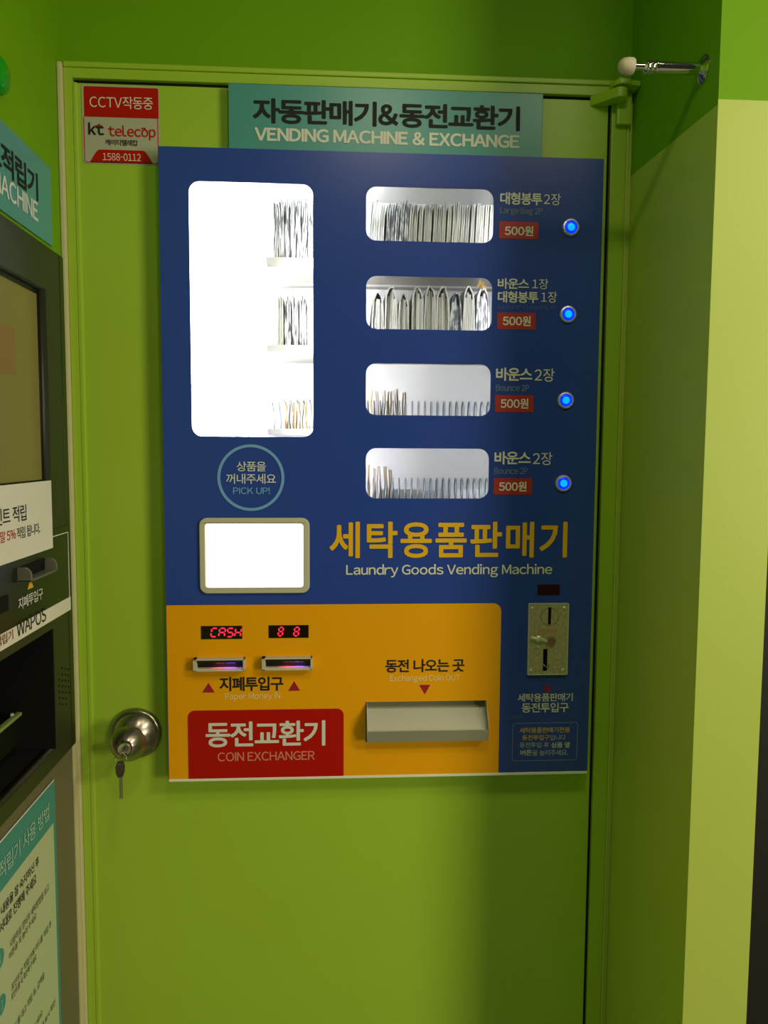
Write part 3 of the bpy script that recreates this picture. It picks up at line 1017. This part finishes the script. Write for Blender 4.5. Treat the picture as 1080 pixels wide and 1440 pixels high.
def bundle_mesh(w, d, h, seed, peak=.35):
    """thick bag folded over: an outer jacket with a gabled top around inner plies"""
    rnd = random.Random(seed)
    bm = bmesh.new()
    tk = w * .11
    out = [(-w / 2, 0), (-w / 2 * .95, h * .5), (-w / 2 * .80, h * .86), (-w * .16, h * .985), (w * peak * .3, h), (w * .28, h * .93), (w / 2 * .9, h * .80), (w / 2, h * .45), (w / 2, 0)]
    out = [(x + rnd.uniform(-.04, .04) * w, z) for x, z in out]
    cen = sum(x for x, z in out) / len(out)
    inn = [(cen + (x - cen) * .74, max(0, z - (tk if z > h * .6 else tk * .3))) for x, z in out]
    for i in range(len(out) - 1):
        q = [out[i], out[i + 1], inn[i + 1], inn[i]]
        a = [bm.verts.new((x, -d / 2 + rnd.uniform(0, .0008), z)) for x, z in q]
        b = [bm.verts.new((x, d / 2, z)) for x, z in q]
        bm.faces.new(a)
        bm.faces.new(b)
        for k in range(4):
            bm.faces.new((a[k], a[(k + 1) % 4], b[(k + 1) % 4], b[k]))
    bmesh.ops.recalc_face_normals(bm, faces=bm.faces)
    for p in range(4):
        x = cen + (p - 1.5) * w * .165
        hh = h * .5
        for (xa, za), (xb, zb) in zip(inn, inn[1:]):
            if min(xa, xb) - 1e-9 <= x <= max(xa, xb) + 1e-9 and xa != xb:
                hh = max(hh, za + (zb - za) * (x - xa) / (xb - xa))
        hh *= rnd.uniform(.90, .985)
        add_box(bm, (x - w * .075, -d / 2 + .0015 + rnd.uniform(0, .002), 0), (x + w * .075, d / 2 - .001, hh), .0004, 1)
    me = bpy.data.meshes.new('bag')
    bm.to_mesh(me)
    bm.free()
    return me


def put(name, me, m, loc, label, cat, group=None, rot=0.0, sc=(1, 1, 1)):
    me2 = me
    if not me2.materials:
        me2.materials.append(m)
    o = bpy.data.objects.new(name, me2)
    COL.objects.link(o)
    o.location = loc
    o.rotation_euler = (0, 0, rot)
    o.scale = sc
    ORG[o] = Vector(loc)
    return tag(o, label, cat, group)


# topmost row: thin bags packed tight
z1 = shelf_z[0] + .0005
YG = .036
dG = .075
protos = {}
for kind, m in (('plain', M['bag']), ('plainb', M['bag2']), ('print', M['bagprint'])):
    for v in range(3):
        me = bag_mesh(.0072, dG, .0985, 2, .045, 10 + v + (20 if kind == 'print' else 0))
        me.materials.append(m)
        protos[kind, v] = bpy.data.objects.new('plastic_bag', me)
xs = atY(519, 320, YG - dG / 2).x
xe = atY(698, 320, YG - dG / 2).x
n1 = 27
for i in range(n1):
    x = xs + (xe - xs) * i / n1 - .003
    px = 519 + 179 * i / n1
    pr = 543 < px < 577
    k = 'print' if pr else random.choice(['plain', 'plain', 'plainb'])
    o = protos[k, random.randrange(3)].copy()
    COL.objects.link(o)
    o.location = (x, YG + random.uniform(-.001, .001), z1)
    o.rotation_euler = (0, 0, random.uniform(-.03, .03))
    o.scale = (random.uniform(.88, .97), 1, random.uniform(.95, 1.03))
    if pr:
        tag(o, 'grey printed plastic bag among the white ones in the topmost product window', 'plastic bag', 'printed bags in the topmost window')
    else:
        tag(o, 'folded white plastic bag packed upright in the topmost product window', 'plastic bag', 'white bags in the topmost window')
# same row seen through the tall window
for i in range(7):
    x = atY(388 + i * 8.0, 320, YG - dG / 2).x
    me = bag_mesh(.0088, dG, .1, 3, .0, 60 + i)
    put('plastic_bag', me, M['bagprint2'], (x, YG, z1), 'grey streaked bag on the upper shelf seen through the tall bright window', 'plastic bag', 'bags on the upper shelf of the tall window', 0, (.94, 1, random.uniform(.93, 1.04)))
# second row: thick folded bundles
z2 = shelf_z[1] + .0005
specs = [(513, 408, 12, 0), (532.5, 409.5, 17.5, 0), (551, 402, 18.5, 0), (569, 412, 16, 0), (588.5, 402.5, 18, 0), (606.5, 401, 18, 0), (624, 402, 19.5, 0), (642.5, 411, 17, 1), (661, 401.5, 18, 0), (680.5, 405, 20, 2)]
for i, (px, pt, pwid, kd) in enumerate(specs):
    p = atY(px, pt, YG - dG / 2)
    wd = pwid * (1.2936 + YG - dG / 2) / FPX
    me = bundle_mesh(wd, dG, p.z - z2, 100 + i, random.uniform(-.5, .8))
    m = M['bag'] if kd == 0 else M['bagprint']
    x = p.x - .0012
    if kd == 2:
        o = empty('plastic_bag', 'grey printed bag with a gold foil tip at the end of the second row', 'plastic bag', loc=(x, YG, z2))
        me.transform(Matrix.Translation((x, YG, z2)))
        link('bag_body', me, m, o)
        bm = bmesh.new()
        for dx, dz, a in ((-.004, .004, .5), (.003, .007, -.4), (.007, .002, -.9), (-.001, .009, .1)):
            vs = [Vector((0, 0, -.004)), Vector((.004, -.001, .003)), Vector((0, .001, .008)), Vector((-.003, -.001, .003))]
            r = Matrix.Rotation(a, 3, 'Y')
            f = [bm.verts.new(r @ q + Vector((x - .003 + dx, YG - dG / 2 + .006, p.z + dz - .001))) for q in vs]
            g = [bm.verts.new(v.co + Vector((0, .0012, 0))) for v in f]
            bm.faces.new(f)
            bm.faces.new(g)
            for k in range(4):
                bm.faces.new((f[k], f[(k + 1) % 4], g[(k + 1) % 4], g[k]))
        done(bm, 'foil_tip', M['goldfoil'], o)
    elif kd == 1:
        put('plastic_bag', me, m, (x, YG, z2), 'grey mottled printed bag, third from the end of the second row of bags', 'plastic bag')
    else:
        put('plastic_bag', me, m, (x, YG, z2), 'thick folded white bag standing in the second product window from the top', 'plastic bag', 'white bundles in the second window')
for i in range(5):
    x = atY(394 + i * 10.6, 440, YG - dG / 2).x
    me = bag_mesh(.0115, dG, .083, 3, .0, 160 + i)
    put('plastic_bag', me, M['bagprint2'] if i in (1, 2, 3) else M['bag3'], (x, YG, z2), 'grey and white folded bag on the middle shelf seen through the tall bright window', 'plastic bag', 'bags on the middle shelf of the tall window', 0, (.94, 1, random.uniform(.93, 1.03)))


# rows three and four: dryer sheets between the coil turns
def sheet_mesh(w, d, h, seed):
    rnd = random.Random(seed)
    bm = bmesh.new()
    for p in range(2):
        n = 8
        xo = (p - .5) * w * .5
        L, Rr = [], []
        ph = rnd.uniform(0, 6)
        for i in range(n + 1):
            z = h * i / n
            dx = xo * (1 - .6 * i / n) + .0010 * math.sin(ph + i * .8) + .0022 * (i / n) ** 2 * (p - .5)
            th = w * .13 * (1 - .5 * i / n)
            half = d / 2 * (1 - .25 * (i / n) ** 2)
            row = [bm.verts.new((dx + sx * th, sy * half, z)) for sx, sy in ((-1, -1), (1, -1), (1, 1), (-1, 1))]
            L.append(row)
        for i in range(n):
            for k in range(4):
                l = (k + 1) % 4
                bm.faces.new((L[i][k], L[i][l], L[i + 1][l], L[i + 1][k]))
        bm.faces.new(L[0])
        bm.faces.new(L[-1])
    bmesh.ops.recalc_face_normals(bm, faces=bm.faces)
    me = bpy.data.meshes.new('sheet')
    bm.to_mesh(me)
    bm.free()
    return me


dS = .038
for zi, tops, lab, grp in ((2, [(523, 547), (532, 549), (541, 548), (549.5, 550), (559.5, 546), (570, 551)], 'thin white dryer sheet between coil turns in the third product window from the top', 'dryer sheets in the third window'),
                           (3, [(519, 654), (528, 659), (533.5, 656), (543.5, 656), (550.5, 661)], 'thin white dryer sheet between coil turns in the lowest product window', 'dryer sheets in the lowest window')):
    for i, (px, py) in enumerate(tops):
        p = atY(px, py, CY - dS / 2)
        z = shelf_z[zi] + .0005
        put('dryer_sheet', sheet_mesh(.0068, dS, p.z - z, 200 + zi * 20 + i), M['sheet'] if (i % 3) else M['tan'], (p.x, CY, z), lab, 'dryer sheet', grp)
for i, px in enumerate((404, 413.5, 422.5, 432)):
    p = atY(px, 561 + (3 - i) * 2, CY - dS / 2)
    z = shelf_z[2] + .0005
    put('dryer_sheet', sheet_mesh(.010, dS, p.z - z, 300 + i), M['tan2'], (p.x, CY, z), 'tan dryer sheet packet on the bottom shelf seen through the tall bright window', 'dryer sheet', 'tan sheets on the bottom shelf of the tall window')

# ------------------------------------------------------------------ header sign over the machine
YH = -0.036
a, b = atY(321, 116, YH), atY(764, 132.5, YH)
sg = empty('header_sign', 'flat teal sign with black lettering standing over the vending machine', 'sign', loc=((a.x + b.x) / 2, YH, PZ1 - .02))
box('board', (a.x, YH, 1.956), (b.x, YD - .0045, (a.z + b.z) / 2), M['teal'], sg, bev=.0008)
ptext('자동판매기&동전교환기', 355.6, 143.5, 731.5, 178.5, m='black_print', parent=sg, Y=YH - .0006, bold=.03)
ptext('VENDING MACHINE & EXCHANGE', 358, 184.4, 730.6, 203.2, m='white_print', parent=sg, Y=YH - .0006, bold=.034)

# ------------------------------------------------------------------ security sticker
st = empty('security_sticker', 'red and white camera warning sticker in the top corner of the green door', 'sticker', loc=atY(170, 232, YD))
Ys = YD - .0010
a, b, c = atY(115.8, 175, YD), atY(224.5, 175, YD), atY(170, 121, YD)
d = atY(170, 231.2, YD)
plate('backing', [rrect(a.x, d.z, b.x, c.z, .003, 3)], Ys, YD - .0001, M['stickerpaper'], st)
Y2 = Ys - .0003
q = pbox(118.4, 123.2, 223, 165.8, YD)
plate('red_band', [rrect(*q, .0025, 3, (0, 0, 1, 1))], Y2, Ys, M['red'], st)
q2 = pbox(118.4, 165.8, 223, 230, YD)
plate('red_outline', [rrect(q2[0], q2[1], q2[2], q[1], .002, 2), rrect(q2[0] + .0011, q2[1] + .0011, q2[2] - .0011, q[1] - .0001, .001, 2)], Y2, Ys, M['red'], st)
tb = pbox(126, 211.5, 216, 230, YD)
w = tb[2] - tb[0]
pts = [(tb[0], tb[1]), (tb[2], tb[1])]
n = 8
R_ = []
for i in range(n + 1):
    tt = i / n
    sx = .17 * w * (.5 - .5 * math.cos(math.pi * tt) if False else tt)
    R_.append((tb[2] - sx, tb[1] + (tb[3] - tb[1]) * (math.sin(tt * math.pi / 2) ** 1.2)))
pts = [(tb[0], tb[1])] + R_[:] + [(2 * (tb[0] + tb[2]) / 2 - x, z) for x, z in reversed(R_)][:-1]
plate('red_tab', [pts], Y2, Ys, M['red'], st)
Y3 = Y2 - .0003
ptext('CCTV작동중', 126, 135.5, 215, 153, m='white_print', parent=st, Y=Y3)
ptext('kt', 124, 172.5, 146, 190, m='black_print', parent=st, Y=Y3, bold=.03)
q = pbox(133, 176.3, 144, 178.6, YD)
plate('logo_stroke', [[(q[0], q[1]), (q[2], q[1] + .0008), (q[2] + .001, q[3]), (q[0] + .002, q[3] - .0006)]], Y3 - .0003, Y3, M['red'], st)
ptext('telecop', 152, 176.5, 218.8, 196.5, m='red', parent=st, Y=Y3, bold=.014)
q = pbox(199, 180.2, 205, 182.2, YD)
plate('logo_stroke', [[(q[0], q[1]), (q[2], q[1]), (q[2] + .001, q[3]), (q[0] + .001, q[3])]], Y3 - .0003, Y3, M['red'], st)
ptext('케이티텔레캅', 148, 196.3, 193.8, 204.8, m='black_print', parent=st, Y=Y3, bold=.012)
ptext('1588-0112', 144.5, 215.8, 198, 226, m='white_print', parent=st, Y=Y3)

# ------------------------------------------------------------------ door stop on the side wall
sc_ = atX(990, 97, XR)
ds = empty('door_stop', 'chrome rod door stop with cream rubber tip on the dark green side wall', 'door stop', loc=sc_)
lathe('base', [(.0175, 0), (.0175, .002), (.015, .0045), (.009, .0065), (.008, .008)], sc_, (-1, 0, 0), M['chrome'], ds, 32)
lathe('rod', [(.008, .006), (.0078, .062), (.0088, .063), (.0088, .066), (.0078, .067), (.0088, .069), (.0088, .072), (.0078, .073), (.0088, .075), (.0088, .078), (.0065, .080), (.0045, .081), (.0045, .096)], sc_, (-1, 0, 0), M['chrome'], ds, 28)
lathe('rubber_tip', [(.0045, .0935), (.0095, .0945), (.0105, .097), (.0105, .103), (.0095, .109), (.0065, .113), (.003, .1148), (.0, .115)], sc_, (-1, 0, 0), M['rubber'], ds, 28)

# ------------------------------------------------------------------ left wall: teal sign, green dome
XSg = XL + .003
a, b = atX(72.3, 238, XSg), atX(73, 346, XSg)
s2_ = empty('wall_sign', 'teal sign with black lettering on the dark green wall above the black kiosk', 'sign', loc=(XL, a.y - .12, b.z))
ys = (a.y + b.y) / 2
box('board', (XL + .0002, ys - .30, b.z), (XSg, ys, a.z), M['teal'], s2_, bev=.0005)
X2 = XSg + .0005
ltext('트적립기', -17, 53, 245, 283, X2, 'black_print', s2_, .024)
ltext('MACHINE', -10, 53, 285, 312, X2, 'white_print', s2_, .018)
gd = atX(7, 117, XL)
lathe('wall_dome', [(.0235, 0), (.0235, .002), (.0225, .0055), (.019, .009), (.0135, .0115), (.006, .0128), (.0, .013)], (XL, gd.y - .0235, gd.z), (1, 0, 0), M['dome'], seg=40)
tag(bpy.data.objects['wall_dome'], 'shiny round green dome high on the dark green wall above the teal sign', 'wall button')

# ------------------------------------------------------------------ kiosk built into the left wall
XK = XL + .020
kio = empty('payment_kiosk', 'black wall kiosk with dim olive screen, card bay and bill slot', 'kiosk', loc=(XL, (KY0 + KY1) / 2, KZ0))
kb = (atX(96, 700, XK).y)
k_top, k_bot = atX(88, 362, XK).z, atX(104.8, 1046.5, XK).z
kr = -0.083
# openings: screen and card bay
so = (atX(64, 407, XK).y + atX(72, 674, XK).y) / 2
s_top, s_bot = atX(64, 406.5, XK).z, atX(72, 676, XK).z
bo = (atX(76, 884, XK).y + atX(79, 1053, XK).y) / 2
b_top, b_bot = atX(75.6, 882.8, XK).z, atX(79, 1053.6, XK).z
plate('bezel', [rrect(KY0, k_bot, kr, k_top, .003, 3), rrect(KY0 + .05, s_bot, so, s_top), rrect(KY0 + .05, b_bot, bo, b_top)], XL + .0005, XK, M['kiosk'], kio, plane='L')
# dark outer edge strip
plate('edge_strip', [rrect(kr - .016, k_bot + .001, kr - .0005, k_top - .001)], XK - .0005, XK + .0005, M['kioskdark'], kio, plane='L')
# screen
scr = plate('screen', [rrect(KY0 + .045, s_bot - .004, so + .004, s_top + .004)], XK - .014, XK - .011, M['screen'], kio, plane='L')
sy = (atX(53, 410, XK - .010).y + atX(59, 670, XK - .010).y) / 2
plate('screen_border', [rrect(KY0 + .045, s_bot - .003, so + .003, s_top + .003), rrect(KY0 + .06, s_bot + .002, sy, s_top - .008)], XK - .011, XK - .0095, M['screenframe'], scr, plane='L')
a, b = atX(20, 462, XK - .011), atX(20, 528, XK - .011)
plate('screen_tile', [rrect(a.y - .05, b.z, a.y, a.z)], XK - .011, XK - .0105, M['screentile'], scr, plane='L')
# card bay cavity
bm = bmesh.new()
xi = XL - .10
add_box(bm, (xi, KY0 + .04, b_bot - .006), (xi + .003, bo + .006, b_top + .006))
add_box(bm, (xi, bo - .0015, b_bot - .006), (XK - .001, bo - .0003, b_top + .006))
add_box(bm, (xi, KY0 + .04, b_top), (XL + .001, bo + .006, b_top + .004))
add_box(bm, (xi, KY0 + .04, b_bot - .005), (XL + .001, bo + .006, b_bot))
add_box(bm, (xi, KY0 + .04, b_bot - .005), (XL + .001, KY0 + .045, b_top))
done(bm, 'card_bay', M['cavity'], kio)
p0, p1 = atX(-6, 1031, XL - .03), atX(32.5, 1000, XL - .03)
rd = box('card_reader', (XL - .09, p0.y - .05, p1.z - .045), (XL - .032, p1.y - .006, p1.z - .003), M['kioskdark'], kio, bev=.002)
box('reader_lip', (XL - .036, p0.y - .05, p1.z - .003), (XL - .028, p1.y, p1.z + .002), mat('reflected_green', (.30, .38, .10), .35), rd, bev=.001)  # green reflection on the lip is put into its colour
box('reader_block', (XL - .034, p1.y - .034, p1.z + .004), (XL - .031, p1.y - .030, p1.z + .0075), M['case'], rd)  # small white block above the reader lip
# lower black bill panel
pr_ = atX(97.6, 750, XK + .002)
pz0 = atX(98.4, 857.8, XK + .002).z
pz1 = atX(97, 738, XK + .002).z
py1 = (atX(97.2, 750, XK + .002).y + atX(98.4, 857, XK + .002).y) / 2
bp = box('bill_panel', (XK, KY0 + .012, pz0), (XK + .002, py1, pz1), M['kioskdark'], kio)
XP = XK + .0026
zs1, zs0 = atX(98.4, 839, XP).z, atX(98.4, 857.8, XP).z
strip = plate('name_strip', [rrect(KY0 + .013, zs0, py1 - .0003, zs1)], XK + .002, XP, M['paper'], bp, plane='L')
ltext('WAPOS', 23, 64.5, 853.6, 873, XP + .0004, 'black_print', strip, .01)
M['darkred_print'] = mat('dark_red_print', (.22, .02, .015), .5)
ltext('트적립기', -16, 18.4, 884.5, 898.5, XP + .0004, 'darkred_print', strip, .008)
zo = atX(96.3, 747.5, XP).z
plate('white_outline', [rrect(KY0 + .02, zs1, py1 - .0030, zo), rrect(KY0 + .021, zs1 - .0, py1 - .0042, zo - .0012)], XK + .002, XP, M['white_print'], bp, plane='L')
ltext('지폐투입구', 25.3, 60, 825.8, 841.8, XP, 'white_print', bp, .004)
tpt, tpb = atX(42.8, 814, XP), atX(42.8, 827.5, XP)
hw = .0095
plate('arrow', [[(tpt.y - hw, tpb.z), (tpt.y + hw, tpb.z), (tpt.y, tpt.z)]], XK + .002, XP, M['gold_print'], bp, plane='L')
# bill slot: floor with two rounded cheeks
bs = empty('bill_slot', loc=atX(45, 800, XP), parent=kio)
XO = XP + .016
e0, e1 = atX(25, 808, XP).y, atX(64.5, 795, XP).y
zf = atX(64.5, 803, XP).z
zt_ = atX(64.5, 784, XP).z
box('slot_floor', (XP - .0005, e0, zf), (XO, e1, zf + .003), M['greyplastic'], bs, bev=.0008)
for e in (e0, e1 - .006):
    pts = [(XP - .0005, zf), (XO, zf)]
    rr_ = (zt_ - zf) * .55
    for i in range(7):
        an = math.radians(90 * i / 6)
        pts.append((XO - .010 + .010 * math.cos(an), zt_ - rr_ + rr_ * math.sin(an)))
    pts.append((XP - .0005, zt_))
    bm = bmesh.new()
    A = [bm.verts.new((x, e, z)) for x, z in pts]
    B = [bm.verts.new((x, e + .006, z)) for x, z in pts]
    bm.faces.new(A)
    bm.faces.new(B)
    for i in range(len(pts)):
        j = (i + 1) % len(pts)
        bm.faces.new((A[i], A[j], B[j], B[i]))
    done(bm, 'cheek', M['greyplastic'], bs)
box('slot_mouth', (XP - .0005, e0 + .006, zf + .003), (XP + .001, e1 - .006, zt_), M['cavity'], bs)
sq = atX(10.5, 836, XP)
box('coin_slot', (XP - .0005, sq.y - .05, atX(10.5, 858, XP).z), (XP + .001, sq.y, sq.z), M['cavity'], kio)
# speaker holes
bm = bmesh.new()
c0, c1 = atX(83, 951, XK), atX(97, 979, XK)
for iy in range(4):
    for iz in range(7):
        if (iy in (0, 3)) and iz in (0, 6):
            continue
        y = c0.y + (c1.y - c0.y) * iy / 3
        z = c0.z + .006 + (c1.z - c0.z - .012) * iz / 6
        add_lathe(bm, [(.0017, 0), (.0017, .0005)], (XK, y, z + (.0022 if iy % 2 else -.0022)), (1, 0, 0), 10)
done(bm, 'speaker_grille', M['cavity'], kio)
# taupe service panel below
gy = YD - 0.0268
tp = tag(box('service_panel', (XL + .0002, -0.60, 0.30), (XL + .0018, gy, k_bot - .0005), M['greypanel'], bev=.0005), 'taupe metal panel under the black kiosk, behind the instruction poster', 'panel')

# paper notice over the kiosk front
XN = XK + .0040
a, b = atX(72, 675.5, XN), atX(74.5, 770.3, XN)
nt_ = empty('paper_notice', 'white paper notice with black and red lettering taped under the kiosk screen', 'notice', loc=(XN, a.y - .1, b.z))
ny = (a.y + b.y) / 2
plate('sheet', [rrect(KY0 + .06, b.z, ny, a.z)], XN - .0012, XN, M['paper'], nt_, plane='L')
XN2 = XN + .0004
ltext('인트 적립', -8, 36.7, 709, 731.6, XN2, 'black_print', nt_, .006)
ltext('주말 5%', -8, 22, 742.6, 758.5, XN2, 'red', nt_, .008)
ltext('적립 됩니다.', 23.5, 56, 734.6, 750, XN2, 'black_print', nt_, .004)

# instruction poster
XW = XL + .0030
a, b = atX(76, 1096, XW), atX(88, 1440, XW)
py_ = (a.y + b.y) / 2 - .001
ps = empty('instruction_poster', 'pale instruction poster with teal header and numbered steps below the kiosk', 'poster', loc=(XW, py_ - .15, .40))
plate('sheet', [rrect(py_ - .33, .40, py_, a.z, .002, 2)], XL + .0019, XW, M['postergreen'], ps, plane='L')
zb_ = atX(75.8, 1156, XW).z
yb_ = atX(75.8, 1300, XW).y
plate('body_field', [rrect(py_ - .325, .405, py_ - .010, zb_, .002, 2)], XW, XW + .0003, M['posterpaper'], ps, plane='L')
plate('white_edge', [rrect(py_ - .33, a.z - .0012, py_ - .003, a.z + .0012)], XW, XW + .0004, M['white_print'], ps, plane='L')
X3 = XW + .0007
M['ink'] = mat('dark_ink', (.05, .05, .02), .5)
M['tealwhite'] = mat('pale_teal_print', (.42, .62, .50), .5)
ltext('적립기 사용 방법', -5, 68.5, 1129, 1152, X3, 'tealwhite', ps, .006)
ltext('내용을 잘 숙지하신 후', -1, 54.5, 1202.5, 1216, X3, 'black_print', ps, .008)
ltext('서대로 진행해 주세요', -3, 51, 1227, 1242, X3, 'black_print', ps, .008)
for bd, xl, xr, yt, yb in (('사용하실 장비의 세탁방법을 보고', 11, 68.8, 1241, 1252), ('버튼을 꼭 눌러 주세요', 11, 51, 1282, 1292), ('포인트로 적립기에 카드를 적립 후', 13, 72, 1293, 1303),
                           ('포인트를 꼭 확인해 주세요', 14, 51, 1340, 1350), ('카드를 대고 적립 후, 금액을', 14, 62.5, 1365, 1376), ('꼭 확인해 주세요', 20, 60, 1418, 1427), ('카드의 잔액 표시 확인', 40, 77.5, 1404, 1413)):
    ltext(bd, xl, xr, yt, yb, X3, 'ink', ps, .0)
for (ex, cy, num) in ((6, 1347, '1'), (8.5, 1411, '2')):
    e = atX(ex, cy, X3)
    r = .0125
    cu, cv = e.y - r, atX(ex - 5, cy, X3).z
    cr = plate('step_badge', [circ(cu, cv, r, 32)], X3 - .0003, X3, M['postergreen'], ps, plane='L')
    link('numeral', text_mesh(num, cu - .003, cv - .006, cu + .003, cv + .006, X3 + .0004, 'L', .0), M['tealwhite'], cr)
